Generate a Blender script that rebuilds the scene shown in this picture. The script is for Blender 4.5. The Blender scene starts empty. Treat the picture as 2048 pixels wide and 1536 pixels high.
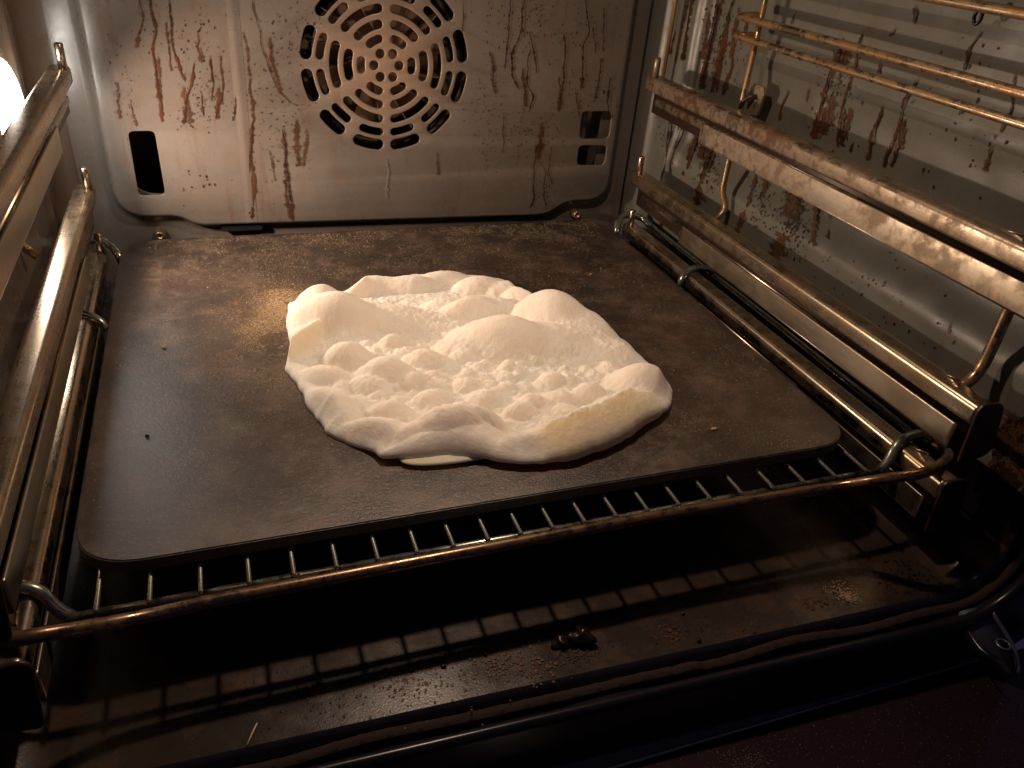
import bpy, bmesh, math, random
import numpy as np
from mathutils import Vector, Matrix
random.seed(7); RNG = np.random.default_rng(11)
PI = math.pi
sc = bpy.context.scene
COL = sc.collection

# ------------------------------------------------------------ camera
F = 1579.0                                   # focal length in pixels of the 2048 px wide photograph
CP = np.array([-0.12450545, -0.44908498, 0.24588707])
R = np.array([[0.9414202195, -0.1095788420, 0.3189364325],
              [-0.3278390364, -0.5190718886, 0.7893579294],
              [0.0790540098, -0.8476773279, -0.5245889927]])   # world <- camera (x right, y down, z forward)
cam = bpy.data.cameras.new('camera'); cam_o = bpy.data.objects.new('camera', cam); COL.objects.link(cam_o)
cam.sensor_width = 36.0; cam.lens = F/2048*36; cam.clip_start = 0.01; cam.clip_end = 20
M = Matrix.Identity(4)
for i in range(3):
    M[i][0] = R[i, 0]; M[i][1] = -R[i, 1]; M[i][2] = -R[i, 2]; M[i][3] = CP[i]
cam_o.matrix_world = M
sc.camera = cam_o
# ------------------------------------------------------------ world, exposure
w = bpy.data.worlds.new('World'); sc.world = w; w.use_nodes = True
w.node_tree.nodes['Background'].inputs[0].default_value = (0.36, 0.28, 0.62, 1)
w.node_tree.nodes['Background'].inputs[1].default_value = 0.036
sc.view_settings.view_transform = 'Standard'; sc.view_settings.look = 'None'
sc.view_settings.exposure = 0.0; sc.view_settings.gamma = 1.0
LAMP_SIDE = 0.52      # watts, side lamp
LAMP_TOP = 0.62       # watts, ceiling lamp
WARM = (1.0, 0.725, 0.53)

# points on known planes of the oven
def ray(p):
    return R @ np.array([p[0]-1024.0, p[1]-768.0, F])
def onz(p, z): r = ray(p); return CP + r*((z-CP[2])/r[2])
def ony(p, y): r = ray(p); return CP + r*((y-CP[1])/r[1])
def onx(p, x): r = ray(p); return CP + r*((x-CP[0])/r[0])

XC = 0.0055                                  # middle of the oven
XR, XL = 0.252, -0.241                       # side walls
YB = 0.207                                   # back wall
YP = 0.196                                   # front of the fan cover
ZF, ZC = -0.058, 0.345                       # floor, ceiling

# ------------------------------------------------------------ materials
def mat(name):
    m = bpy.data.materials.new(name); m.use_nodes = True
    nt = m.node_tree; b = nt.nodes['Principled BSDF']
    return m, nt, b
def N(nt, t, **kw):
    n = nt.nodes.new(t)
    for k, v in kw.items():
        if k in n.inputs: n.inputs[k].default_value = v
        else: setattr(n, k, v)
    return n
def L(nt, a, b): nt.links.new(a, b)
def coords(nt, scale=(1, 1, 1)):
    tc = N(nt, 'ShaderNodeTexCoord'); mp = N(nt, 'ShaderNodeMapping'); mp.inputs['Scale'].default_value = scale
    L(nt, tc.outputs['Object'], mp.inputs['Vector']); return mp.outputs[0]
def noise(nt, vec, scale, detail=5, rough=.6, dist=0):
    n = N(nt, 'ShaderNodeTexNoise', Scale=scale, Detail=detail, Roughness=rough, Distortion=dist)
    L(nt, vec, n.inputs['Vector']); return n.outputs['Fac']
def ramp(nt, fac, stops):
    r = N(nt, 'ShaderNodeValToRGB'); e = r.color_ramp.elements
    while len(e) < len(stops): e.new(.5)
    for k, (p, c) in enumerate(stops):
        e[k].position = p; e[k].color = (c, c, c, 1) if not isinstance(c, (tuple, list)) else (*c, 1)
    L(nt, fac, r.inputs[0]); return r.outputs[0]
def mix(nt, fac, a, b, mode='MIX'):
    m = N(nt, 'ShaderNodeMix', data_type='RGBA', blend_type=mode)
    for s, v in ((m.inputs['Factor'], fac), (m.inputs['A'], a), (m.inputs['B'], b)):
        if isinstance(v, (int, float)): s.default_value = v
        elif isinstance(v, tuple): s.default_value = (*v, 1)
        else: L(nt, v, s)
    return m.outputs['Result']
def mathn(nt, op, a, b=0.0):
    m = N(nt, 'ShaderNodeMath', operation=op)
    for s, v in ((m.inputs[0], a), (m.inputs[1], b)):
        if isinstance(v, (int, float)): s.default_value = v
        else: L(nt, v, s)
    return m.outputs[0]
def bump(nt, b, h, strength=.3, dist=.001):
    n = N(nt, 'ShaderNodeBump', Strength=strength, Distance=dist); L(nt, h, n.inputs['Height']); L(nt, n.outputs[0], b.inputs['Normal'])

def enamel(name, base, rough=(.22, .42), grime=.5, warm_at=None, streak=(1, 1, .16)):
    m, nt, b = mat(name)
    v = coords(nt); vs = coords(nt, streak)
    fine = noise(nt, v, 900, 3, .6); mid = noise(nt, v, 60, 6, .65); big = noise(nt, v, 14, 4, .6)
    st = noise(nt, vs, 75, 8, .72, .3)
    c = mix(nt, ramp(nt, big, [(.3, 0), (.72, 1)]), tuple(x*.84 for x in base), tuple(min(1, x*1.14) for x in base))
    c = mix(nt, ramp(nt, fine, [(.58, 0), (.72, .28)]), c, tuple(min(1, x*1.7) for x in base))
    c = mix(nt, mathn(nt, 'MULTIPLY', ramp(nt, mid, [(.5, 0), (.72, 1)]), .45*grime), c, (.13, .068, .03))
    c = mix(nt, mathn(nt, 'MULTIPLY', ramp(nt, st, [(.56, 0), (.70, 1)]), .75*grime), c, (.11, .042, .016))
    vo = N(nt, 'ShaderNodeTexVoronoi', Scale=150); L(nt, v, vo.inputs['Vector'])
    dots = ramp(nt, vo.outputs['Distance'], [(.05, 1), (.16, 0)])
    dots = mathn(nt, 'MULTIPLY', dots, ramp(nt, noise(nt, v, 25, 3), [(.50, 0), (.62, 1)]))
    c = mix(nt, mathn(nt, 'MULTIPLY', dots, .7*grime), c, (.035, .015, .01))
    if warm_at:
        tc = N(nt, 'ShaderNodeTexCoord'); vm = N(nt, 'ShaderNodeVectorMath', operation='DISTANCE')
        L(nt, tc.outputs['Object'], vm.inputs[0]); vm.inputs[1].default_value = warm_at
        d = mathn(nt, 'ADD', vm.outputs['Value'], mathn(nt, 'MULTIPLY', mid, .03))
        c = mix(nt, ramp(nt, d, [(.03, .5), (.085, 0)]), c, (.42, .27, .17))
    L(nt, c, b.inputs['Base Color'])
    L(nt, ramp(nt, mid, [(.3, rough[0]), (.75, rough[1])]), b.inputs['Roughness'])
    b.inputs['Specular IOR Level'].default_value = .6
    bump(nt, b, mathn(nt, 'ADD', mathn(nt, 'MULTIPLY', fine, .4), big), .12, .0012)
    return m

def steel(name, base, rough=.25, stain=.5, stain_col=(.16, .075, .03), tint=(.8, .6, .3), scale=1.0, back=False):
    m, nt, b = mat(name)
    v = coords(nt); vy = coords(nt, (1, .08, 1))
    n1 = noise(nt, v, 70*scale, 7, .7); n2 = noise(nt, v, 18*scale, 4, .6); n3 = noise(nt, vy, 700, 3)
    c = mix(nt, ramp(nt, n2, [(.35, 0), (.7, 1)]), base, tuple(x*y for x, y in zip(base, tint)))
    st = mathn(nt, 'MULTIPLY', ramp(nt, mathn(nt, 'ADD', mathn(nt, 'MULTIPLY', n1, .6), mathn(nt, 'MULTIPLY', n2, .4)), [(.45, 0), (.56, 1)]), stain)
    if back:
        sx = N(nt, 'ShaderNodeSeparateXYZ'); L(nt, v, sx.inputs[0])
        g = ramp(nt, mathn(nt, 'ADD', mathn(nt, 'ADD', sx.outputs['Y'], .3), mathn(nt, 'MULTIPLY', n2, .12)), [(.14, .50), (.40, 1)])
        st = mathn(nt, 'MULTIPLY', st, g)
    c = mix(nt, st, c, stain_col)
    vo = N(nt, 'ShaderNodeTexVoronoi', Scale=260*scale); L(nt, v, vo.inputs['Vector'])
    dk = mathn(nt, 'MULTIPLY', ramp(nt, vo.outputs['Distance'], [(.06, 1), (.2, 0)]), ramp(nt, n2, [(.5, 0), (.66, 1)]))
    c = mix(nt, mathn(nt, 'MULTIPLY', dk, stain), c, (.03, .012, .008))
    L(nt, c, b.inputs['Base Color'])
    L(nt, mathn(nt, 'SUBTRACT', 1.0, mathn(nt, 'MULTIPLY', st, .85)), b.inputs['Metallic'])
    L(nt, mathn(nt, 'ADD', mathn(nt, 'MULTIPLY', st, .3), mathn(nt, 'ADD', rough-.05, mathn(nt, 'MULTIPLY', n3, .12))), b.inputs['Roughness'])
    bump(nt, b, mathn(nt, 'ADD', n1, mathn(nt, 'MULTIPLY', n3, .3)), .12, .0006)
    return m

M_WALL = enamel('grey_enamel', (.128, .126, .106), rough=(.34, .50), grime=.6)
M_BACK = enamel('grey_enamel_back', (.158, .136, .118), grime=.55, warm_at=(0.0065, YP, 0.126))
M_LEFT = enamel('stained_enamel', (.12, .09, .068), grime=.9)
M_FLOOR = enamel('floor_enamel', (.036, .027, .022), rough=(.20, .34), grime=.8, streak=(1, 1, 1))
M_RAIL_R = steel('stained_rail_steel', (.48, .40, .31), .28, 1.0, stain_col=(.075, .034, .015), tint=(.82, .72, .58), scale=1.5, back=True)
M_RAIL = steel('rail_steel', (.52, .44, .34), .25, .14, tint=(.8, .68, .52))
M_STRIP_R = steel('stained_strip_steel', (.52, .45, .36), .34, .9, stain_col=(.12, .06, .03), tint=(.92, .84, .72), scale=1.5, back=True)
M_STRIP = steel('strip_steel', (.52, .46, .37), .30, .12, tint=(.85, .75, .6))
M_WIRE = steel('guide_wire_steel', (.60, .48, .34), .24, .6, scale=2)
M_RACK = steel('rack_chrome', (.44, .45, .43), .17, .35, (.10, .06, .03), (.9, .97, .85), 2)
M_RACKF = steel('rack_chrome_browned', (.34, .24, .16), .24, .55, (.13, .06, .025), (.8, .7, .5), 2)
def plain(name, col, rough, metal=0.0, spec=.5):
    m, nt, b = mat(name)
    b.inputs['Base Color'].default_value = (*col, 1); b.inputs['Roughness'].default_value = rough
    b.inputs['Metallic'].default_value = metal; b.inputs['Specular IOR Level'].default_value = spec
    v = coords(nt); n = noise(nt, v, 120, 5)
    L(nt, mix(nt, n, tuple(x*.7 for x in col), tuple(min(1, x*1.25) for x in col)), b.inputs['Base Color'])
    bump(nt, b, n, .1, .0006)
    return m
M_BLACK = plain('black_enamel', (.018, .016, .022), .28)
M_TAB = plain('dark_burnt_steel', (.05, .028, .02), .42, .3)
M_GASKET = plain('gasket_braid', (.030, .015, .012), .9)
M_CAVE = plain('fan_chamber_enamel', (.12, .10, .085), .5)
M_BLADE = plain('fan_steel', (.36, .24, .17), .4, .7)
M_HINGE = plain('hinge_steel', (.34, .34, .38), .4, .8)
M_HPLATE = plain('dusty_hinge_steel', (.10, .10, .12), .5, .3)
M_CHAR = plain('charred_crumb', (.018, .008, .006), .35)
M_CRUMB = plain('toasted_crumb', (.45, .28, .12), .8)
M_BRASS = plain('screw_brass', (.5, .36, .18), .35, .8)

def baking_mat():
    m, nt, b = mat('seasoned_steel')
    v = coords(nt); fine = noise(nt, v, 520, 4, .8); mid = noise(nt, v, 38, 9, .78); big = noise(nt, v, 9, 4, .55)
    vs = coords(nt, (1, 3.2, 1)); scr = noise(nt, vs, 26, 9, .75, .6)
    c = mix(nt, ramp(nt, big, [(.3, 0), (.7, 1)]), (.008, .005, .0035), (.050, .031, .022))
    c = mix(nt, ramp(nt, mid, [(.48, 0), (.64, .7)]), c, (.125, .080, .052))
    c = mix(nt, ramp(nt, scr, [(.58, 0), (.66, .6)]), c, (.17, .075, .05))
    vo = N(nt, 'ShaderNodeTexVoronoi', Scale=75); L(nt, v, vo.inputs['Vector'])
    c = mix(nt, ramp(nt, vo.outputs['Distance'], [(.03, .9), (.10, 0)]), c, (.02, .01, .008))
    c = mix(nt, ramp(nt, fine, [(.57, 0), (.70, .8)]), c, (.26, .20, .14))
    tc = N(nt, 'ShaderNodeTexCoord')
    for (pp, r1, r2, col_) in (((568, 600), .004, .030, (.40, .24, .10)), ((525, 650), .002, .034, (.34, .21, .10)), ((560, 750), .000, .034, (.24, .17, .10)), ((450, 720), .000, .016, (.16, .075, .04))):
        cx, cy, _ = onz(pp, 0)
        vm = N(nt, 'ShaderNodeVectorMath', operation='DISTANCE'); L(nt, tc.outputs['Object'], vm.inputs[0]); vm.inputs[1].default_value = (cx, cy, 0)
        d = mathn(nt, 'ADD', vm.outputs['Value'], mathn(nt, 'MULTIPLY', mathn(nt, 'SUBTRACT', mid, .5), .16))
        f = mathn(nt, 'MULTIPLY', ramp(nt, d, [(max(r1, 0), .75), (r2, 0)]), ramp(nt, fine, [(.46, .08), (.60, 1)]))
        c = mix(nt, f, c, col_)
    L(nt, c, b.inputs['Base Color'])
    b.inputs['Metallic'].default_value = 0; b.inputs['IOR'].default_value = 1.95
    b.inputs['Coat Weight'].default_value = .25; b.inputs['Coat Roughness'].default_value = .32
    L(nt, ramp(nt, mid, [(.3, .27), (.7, .50)]), b.inputs['Roughness'])
    b.inputs['Specular IOR Level'].default_value = .5
    bump(nt, b, mathn(nt, 'ADD', fine, mathn(nt, 'MULTIPLY', scr, .6)), .5, .0007)
    return m
M_PLATE = baking_mat()

def bread_mat():
    m, nt, b = mat('floured_dough')
    at = N(nt, 'ShaderNodeAttribute', attribute_name='crust')
    v = coords(nt); n = noise(nt, v, 70, 6, .6); fine = noise(nt, v, 1100, 4, .65); big = noise(nt, v, 22, 3)
    c = mix(nt, ramp(nt, n, [(.3, 0), (.7, 1)]), (.84, .76, .66), (.90, .85, .77))
    c = mix(nt, mathn(nt, 'MULTIPLY', at.outputs['Fac'], ramp(nt, big, [(.3, .45), (.65, 1)])), c, (.90, .77, .50))
    L(nt, c, b.inputs['Base Color'])
    b.inputs['Roughness'].default_value = .85; b.inputs['Specular IOR Level'].default_value = .25
    b.inputs['Subsurface Weight'].default_value = .5
    b.inputs['Subsurface Radius'].default_value = (.010, .0065, .004); b.inputs['Subsurface Scale'].default_value = 1.0
    bump(nt, b, mathn(nt, 'ADD', mathn(nt, 'MULTIPLY', fine, .6), noise(nt, v, 350, 5, .7)), .42, .0008)
    return m
M_BREAD = bread_mat()

def grease_mat(name, col1, col2, sc_=160, k=(.34, .52)):
    m, nt, b = mat(name)
    at = N(nt, 'ShaderNodeAttribute', attribute_name='alpha')
    v = coords(nt, (1, 1, .55)); n = noise(nt, v, sc_*3.2, 6, .75); n2 = noise(nt, v, sc_*.35, 3)
    L(nt, mix(nt, ramp(nt, n2, [(.35, 0), (.65, 1)]), col1, col2), b.inputs['Base Color'])
    b.inputs['Roughness'].default_value = .42; b.inputs['Specular IOR Level'].default_value = .25
    a = mathn(nt, 'MULTIPLY', at.outputs['Fac'], ramp(nt, mathn(nt, 'ADD', n, mathn(nt, 'MULTIPLY', at.outputs['Fac'], .16)), [(k[0]+.1, 0), (k[1]+.1, 1)]))
    L(nt, a, b.inputs['Alpha'])
    return m
M_GREASE = grease_mat('baked_grease', (.022, .008, .004), (.085, .031, .012))
M_GREASE_SHADE = grease_mat('burnt_grease_and_shade', (.014, .006, .004), (.04, .013, .006))  # burnt grease spots, and the shade painted low on the front right wall
M_LIME = grease_mat('pale_residue', (.23, .205, .17), (.19, .17, .14), 160, (.3, .6))
M_RUST = grease_mat('rust', (.15, .055, .022), (.08, .035, .018), 200, (.36, .5))
M_GREASE_F = grease_mat('faded_grease', (.11, .050, .024), (.05, .022, .011), 220, (.42, .55))
def grain_mat(name, c1, c2):
    m, nt, b = mat(name)
    oi = N(nt, 'ShaderNodeNewGeometry'); r = oi.outputs['Random Per Island']
    L(nt, mix(nt, r, c1, c2), b.inputs['Base Color']); b.inputs['Roughness'].default_value = .8
    return m
M_FLOUR = grain_mat('semolina_grain', (.72, .46, .18), (.80, .70, .52))
M_CRUMBS = grain_mat('burnt_crumb_grain', (.012, .006, .005), (.07, .035, .018))
def emit(name, col, s):
    m = bpy.data.materials.new(name); m.use_nodes = True; nt = m.node_tree
    b = nt.nodes['Principled BSDF']; b.inputs['Base Color'].default_value = (.9, .9, .9, 1)
    b.inputs['Emission Color'].default_value = (*col, 1); b.inputs['Emission Strength'].default_value = s
    return m
M_GLOW = emit('lit_lamp_glass', (1.0, .93, .86), 26.0)
M_GLOW2 = emit('lit_ceiling_lamp_glass', WARM, 14.0)
def glass_mat():
    m, nt, b = mat('tinted_door_glass')
    v = coords(nt); n = noise(nt, v, 20, 5); d = noise(nt, v, 900, 2)
    c = mix(nt, n, (.022, .012, .022), (.05, .028, .035))
    c = mix(nt, ramp(nt, d, [(.66, 0), (.72, .5)]), c, (.3, .25, .22))
    L(nt, c, b.inputs['Base Color']); b.inputs['Roughness'].default_value = .22
    return m
M_DOOR = glass_mat()

# ------------------------------------------------------------ object helpers
def link(name, me, m, parent=None, smooth=True, loc=None):
    o = bpy.data.objects.new(name, me); COL.objects.link(o)
    if m is not None: me.materials.append(m)
    if smooth and len(me.polygons): me.polygons.foreach_set('use_smooth', [True]*len(me.polygons))
    if parent is not None:
        o.parent = parent; o.location = -Vector(parent.location) if loc is None else loc
    return o
def empty(name, loc, label, cat, group=None):
    o = bpy.data.objects.new(name, None); COL.objects.link(o); o.location = loc; o.empty_display_size = .02
    tag(o, label, cat, group); return o
def tag(o, label, cat, group=None):
    o['label'] = label; o['category'] = cat
    if group: o['group'] = group
def mesh(name, V, Fc):
    me = bpy.data.meshes.new(name); me.from_pydata([tuple(v) for v in V], [], [tuple(f) for f in Fc]); me.update(); return me
def grid_mesh(name, P):
    """P: (nu, nv, 3) array of points"""
    nu, nv = P.shape[:2]
    me = bpy.data.meshes.new(name)
    idx = np.arange(nu*nv).reshape(nu, nv)
    q = np.stack([idx[:-1, :-1], idx[1:, :-1], idx[1:, 1:], idx[:-1, 1:]], -1).reshape(-1)
    nf = (nu-1)*(nv-1)
    me.vertices.add(nu*nv); me.vertices.foreach_set('co', P.reshape(-1).astype(np.float32))
    me.loops.add(nf*4); me.loops.foreach_set('vertex_index', q.astype(np.int32))
    me.polygons.add(nf); me.polygons.foreach_set('loop_start', np.arange(0, nf*4, 4, dtype=np.int32))
    me.polygons.foreach_set('loop_total', np.full(nf, 4, dtype=np.int32))
    me.update(calc_edges=True); me.validate()
    return me
def tube_arrays(path, r, n=10, cap=True):
    path = [Vector(p) for p in path]; V = []; Fc = []
    rr = r if isinstance(r, (list, tuple)) else [r]*len(path)
    t0 = (path[1]-path[0]).normalized(); up = Vector((0, 0, 1)) if abs(t0.z) < .9 else Vector((1, 0, 0))
    nrm = t0.cross(up).normalized()
    for i, p in enumerate(path):
        t = (path[min(i+1, len(path)-1)]-path[max(i-1, 0)]).normalized()
        nrm = (nrm - t*nrm.dot(t)).normalized(); bi = t.cross(nrm)
        for k in range(n):
            a = 2*PI*k/n; V.append(p+(nrm*math.cos(a)+bi*math.sin(a))*rr[i])
    for i in range(len(path)-1):
        for k in range(n):
            a, b = i*n+k, i*n+(k+1) % n
            Fc.append((a, b, b+n, a+n))
    if cap:
        Fc.append(tuple(range(n))[::-1]); m = (len(path)-1)*n; Fc.append(tuple(range(m, m+n)))
    return V, Fc
def tube(name, path, r, m, parent, n=10):
    V, Fc = tube_arrays(path, r, n); return link(name, mesh(name, V, Fc), m, parent)
def fillet(pts, rad=.006, seg=6):
    pts = [Vector(p) for p in pts]; out = [pts[0]]
    for i in range(1, len(pts)-1):
        a, b, c = pts[i-1], pts[i], pts[i+1]
        d1 = min(rad, (a-b).length*.48); d2 = min(rad, (c-b).length*.48)
        p, q = b+(a-b).normalized()*d1, b+(c-b).normalized()*d2
        for k in range(seg+1):
            t = k/seg; out.append(p*(1-t)**2+b*2*t*(1-t)+q*t*t)
    out.append(pts[-1]); return out
def rbox(name, c, s, m, parent, bev=.001, seg=2):
    bm = bmesh.new(); bmesh.ops.create_cube(bm, size=1)
    for v in bm.verts: v.co = Vector((v.co.x*s[0]+c[0], v.co.y*s[1]+c[1], v.co.z*s[2]+c[2]))
    bmesh.ops.bevel(bm, geom=bm.edges[:], offset=bev, segments=seg, affect='EDGES')
    me = bpy.data.meshes.new(name); bm.to_mesh(me); bm.free(); return link(name, me, m, parent)
def sweep_y(name, prof, ys, m, parent, cap=True):
    """closed profile of (x, z) swept along y"""
    n = len(prof); V = []; Fc = []
    for y in ys:
        for (x, z) in prof: V.append((x, y, z))
    for i in range(len(ys)-1):
        for k in range(n):
            a, b = i*n+k, i*n+(k+1) % n; Fc.append((a, b, b+n, a+n))
    if cap: Fc.append(tuple(range(n))[::-1]); q = (len(ys)-1)*n; Fc.append(tuple(range(q, q+n)))
    me = mesh(name, V, Fc); bm = bmesh.new(); bm.from_mesh(me); bmesh.ops.recalc_face_normals(bm, faces=bm.faces); bm.to_mesh(me); bm.free()
    o = link(name, me, m, parent)
    return o
def rrect(x0, x1, z0, z1, r, seg=5, r2=None):
    r2 = r if r2 is None else r2; out = []
    for (cx, cz, a0, q) in ((x1-r, z1-r, 0, r), (x0+r, z1-r, 90, r), (x0+r2, z0+r2, 180, r2), (x1-r2, z0+r2, 270, r2)):
        for k in range(seg+1):
            a = math.radians(a0+90*k/seg); out.append((cx+q*math.cos(a), cz+q*math.sin(a)))
    return out
# smooth value noise for geometry
_perm = RNG.random((256, 256))
def vnoise(x, y, s):
    x = np.asarray(x)*s+57.3; y = np.asarray(y)*s+91.7
    xi = np.floor(x).astype(int); yi = np.floor(y).astype(int); fx = x-xi; fy = y-yi
    fx = fx*fx*(3-2*fx); fy = fy*fy*(3-2*fy)
    g = lambda a, b: _perm[a % 256, b % 256]
    return (g(xi, yi)*(1-fx)+g(xi+1, yi)*fx)*(1-fy)+(g(xi, yi+1)*(1-fx)+g(xi+1, yi+1)*fx)*fy-.5
def sm(a, b, x): t = np.clip((x-a)/(b-a), 0, 1); return t*t*(3-2*t)

# ------------------------------------------------------------ the oven
oven = empty('oven', (XC, 0, ZF), 'open electric oven, its grey enamelled inside streaked with brown baked-on grease', 'oven')
FR = .030; CR = .018                          # floor fillet, back corner fillet
def front_y(x): return -.2395-.028*x
def wall_in(sgn, Y, Z):
    """how far the pressed side wall stands inward of its plane"""
    body = sm(-.23, -.21, Y)*(1-sm(.175, .188, Y))
    d = .0032*np.exp(-((Y-.152)/.0055)**2)*sm(.045, .06, Z) + .0022*np.exp(-((Y-.166)/.004)**2)
    d = d+.0030*np.exp(-((Z-.158)/.010)**2)*(1-sm(.10, .12, Y))*sm(-.19, -.15, Y)
    d = d+.0022*np.exp(-((Z-.006)/.012)**2)*(1-sm(.08, .11, Y)) + .002*np.exp(-((Z-.255)/.012)**2)
    d = d-.0028*sm(.185, .205, Z)*np.exp(-((Y+.165)/.02)**2)
    d = d+.0025*np.exp(-(((Y-.005)/.012)**2+((Z-.137)/.012)**2))
    d = d+.0014*vnoise(Y, Z, 22)+.0008*vnoise(Y+3, Z, 60)
    return d*body-(.010 if sgn > 0 else 0)*sm(.055, .085, Z)*sm(-.235, -.20, Y)*(1-sm(.150, .186, Y))
def side_wall(xw, sgn, m, ny=420, nz=420):
    # s runs from the front edge to the back, round the corner fillet to the back wall
    s_st = np.linspace(0, 1, ny); ys = front_y(xw)*(1-s_st)+(YB-CR)*s_st; xs = np.full(ny, xw)
    a = np.linspace(0, PI/2, 16)[1:]
    ys = np.concatenate([ys, YB-CR+CR*np.sin(a)]); xs = np.concatenate([xs, xw-sgn*CR*(1-np.cos(a))])
    zs = np.linspace(ZF+FR, ZC, nz)
    X, Z = np.meshgrid(xs, zs, indexing='ij'); Y, _ = np.meshgrid(ys, zs, indexing='ij')
    X = X-sgn*wall_in(sgn, Y, Z)
    return link('side_wall', grid_mesh('side_wall', np.stack([X, Y, Z], -1)), m, oven)
side_wall(XR, 1, M_WALL); side_wall(XL, -1, M_LEFT, 260, 260)
# floor with rounded sides and back
def floor():
    a = np.linspace(0, PI/2, 12)
    xs = np.concatenate([XL+FR*(1-np.cos(a)), np.linspace(XL+FR, XR-FR, 300)[1:-1], XR-FR+FR*np.sin(a)])
    zs = np.concatenate([ZF+FR*(1-np.sin(a)), np.full(298, ZF), ZF+FR*(1-np.cos(a))])
    t = np.linspace(0, 1, 300)
    X, T = np.meshgrid(xs, t, indexing='ij'); Z, _ = np.meshgrid(zs, t, indexing='ij')
    Y = front_y(X)*(1-T)+YB*T
    Z = Z+(.0010*vnoise(X, Y, 16)+.0004*vnoise(X, Y, 70))*sm(-.235, -.215, Y)*(np.abs(X-XC) < .21) + .012*sm(.19, YB, Y)
    return link('floor', grid_mesh('floor', np.stack([X, Y, Z], -1)), M_FLOOR, oven)
floor()
# ceiling
cm = mesh('ceiling', [(XL-.001, -.25, ZC), (XR+.001, -.25, ZC), (XR+.001, YB+.001, ZC), (XL-.001, YB+.001, ZC),
                      (XL-.001, -.25, ZC+.004), (XR+.001, -.25, ZC+.004), (XR+.001, YB+.001, ZC+.004), (XL-.001, YB+.001, ZC+.004)],
          [(0, 1, 2, 3), (7, 6, 5, 4), (0, 4, 5, 1), (1, 5, 6, 2), (2, 6, 7, 3), (3, 7, 4, 0)])
link('ceiling', cm, M_WALL, oven, False)

# flat sheets with holes: filled 2D curves
def sheet(name, outer, holes, y, m, parent, thick=.0006, bev=.0006):
    cu = bpy.data.curves.new(name, 'CURVE'); cu.dimensions = '2D'; cu.fill_mode = 'BOTH'; cu.extrude = thick; cu.bevel_depth = bev; cu.bevel_resolution = 2
    cu.offset = -bev
    for pl in [outer]+holes:
        s = cu.splines.new('POLY'); s.points.add(len(pl)-1); s.use_cyclic_u = True
        for k, (a, b) in enumerate(pl): s.points[k].co = (a, b, 0, 1)
    to = bpy.data.objects.new('tmp', cu); COL.objects.link(to)
    dg = bpy.context.evaluated_depsgraph_get(); me = bpy.data.meshes.new_from_object(to.evaluated_get(dg))
    bpy.data.objects.remove(to); bpy.data.curves.remove(cu)
    n = len(me.vertices); co = np.zeros(n*3, np.float32); me.vertices.foreach_get('co', co); co = co.reshape(-1, 3)
    P = np.stack([co[:, 0], y-co[:, 2], co[:, 1]], -1); me.vertices.foreach_set('co', P.reshape(-1)); me.update()
    bm = bmesh.new(); bm.from_mesh(me); bmesh.ops.remove_doubles(bm, verts=bm.verts, dist=1e-6); bmesh.ops.recalc_face_normals(bm, faces=bm.faces); bm.to_mesh(me); bm.free()
    me.materials.clear(); me.name = name
    o = link(name, me, m, parent, True)
    return o
def arcpts(cx, cz, r, a0, a1, n=8):
    return [(cx+r*math.cos(math.radians(a0+(a1-a0)*k/n)), cz+r*math.sin(math.radians(a0+(a1-a0)*k/n))) for k in range(n+1)]
# outline of the fan cover, clockwise from the top left
def round_poly(pts, rads, seg=7):
    out = []; n = len(pts)
    for i in range(n):
        a, b, c = Vector(pts[i-1]), Vector(pts[i]), Vector(pts[(i+1) % n]); r = rads[i]
        if r <= 0: out.append(tuple(b)); continue
        d = min(r, (a-b).length*.49, (c-b).length*.49)
        p, q = b+(a-b).normalized()*d, b+(c-b).normalized()*d
        for k in range(seg+1):
            t = k/seg; v = p*(1-t)**2+b*2*t*(1-t)+q*t*t; out.append((v.x, v.y))
    return out
PAN = [(-.2005, .315), (.2125, .315), (.2125, .0125), (.172, .0125), (.155, .0002), (-.145, .0042), (-.158, .0128), (-.2005, .0135)]
pan = round_poly(PAN, [.02, .02, .022, .02, .02, .016, .016, .026])
FCX, FCZ = .0065, .1262
U = .0655/810
holes = []
for r0, r1, kind in ((705, 810, 12), (595, 668, 12), (465, 543, 6), (330, 410, 6), (208, 283, 6)):
    r0 *= U; r1 *= U
    
    rm = (r0+r1)/2; hw = (r1-r0)/2+.0001
    for k in range(kind):
        step = 360/kind
        a0 = 30+step*k if kind == 12 else 30+60*k
        a1 = a0+step
        def gap(a):
            a = a % 360
            return .0029+hw if a % 180 == 90 else (.0033+hw if a % 180 == 0 else .0041+hw)
        b0 = a0+math.degrees(gap(a0)/rm); b1 = a1-math.degrees(gap(a1)/rm)
        if b1 <= b0: b0 = b1 = (b0+b1)/2
        ns = max(4, int((b1-b0)/4))
        pts = arcpts(FCX, FCZ, rm+hw, b0, b1, ns)
        e = (FCX+rm*math.cos(math.radians(b1)), FCZ+rm*math.sin(math.radians(b1)))
        pts += [(e[0]+hw*math.cos(math.radians(b1+t)), e[1]+hw*math.sin(math.radians(b1+t))) for t in (22, 45, 67, 90, 113, 135, 158)]
        pts += arcpts(FCX, FCZ, rm-hw, b1, b0, ns)
        e = (FCX+rm*math.cos(math.radians(b0)), FCZ+rm*math.sin(math.radians(b0)))
        pts += [(e[0]+hw*math.cos(math.radians(b0+180+t)), e[1]+hw*math.sin(math.radians(b0+180+t))) for t in (22, 45, 67, 90, 113, 135, 158)]
        holes.append(pts)
for k in range(6):
    a = math.radians(60*k); holes.append(arcpts(FCX+.0098*math.cos(a), FCZ+.0098*math.sin(a), .0036, 0, 343, 17))
def q2(p): v = ony(p, YP); return (v[0], v[2])
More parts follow.
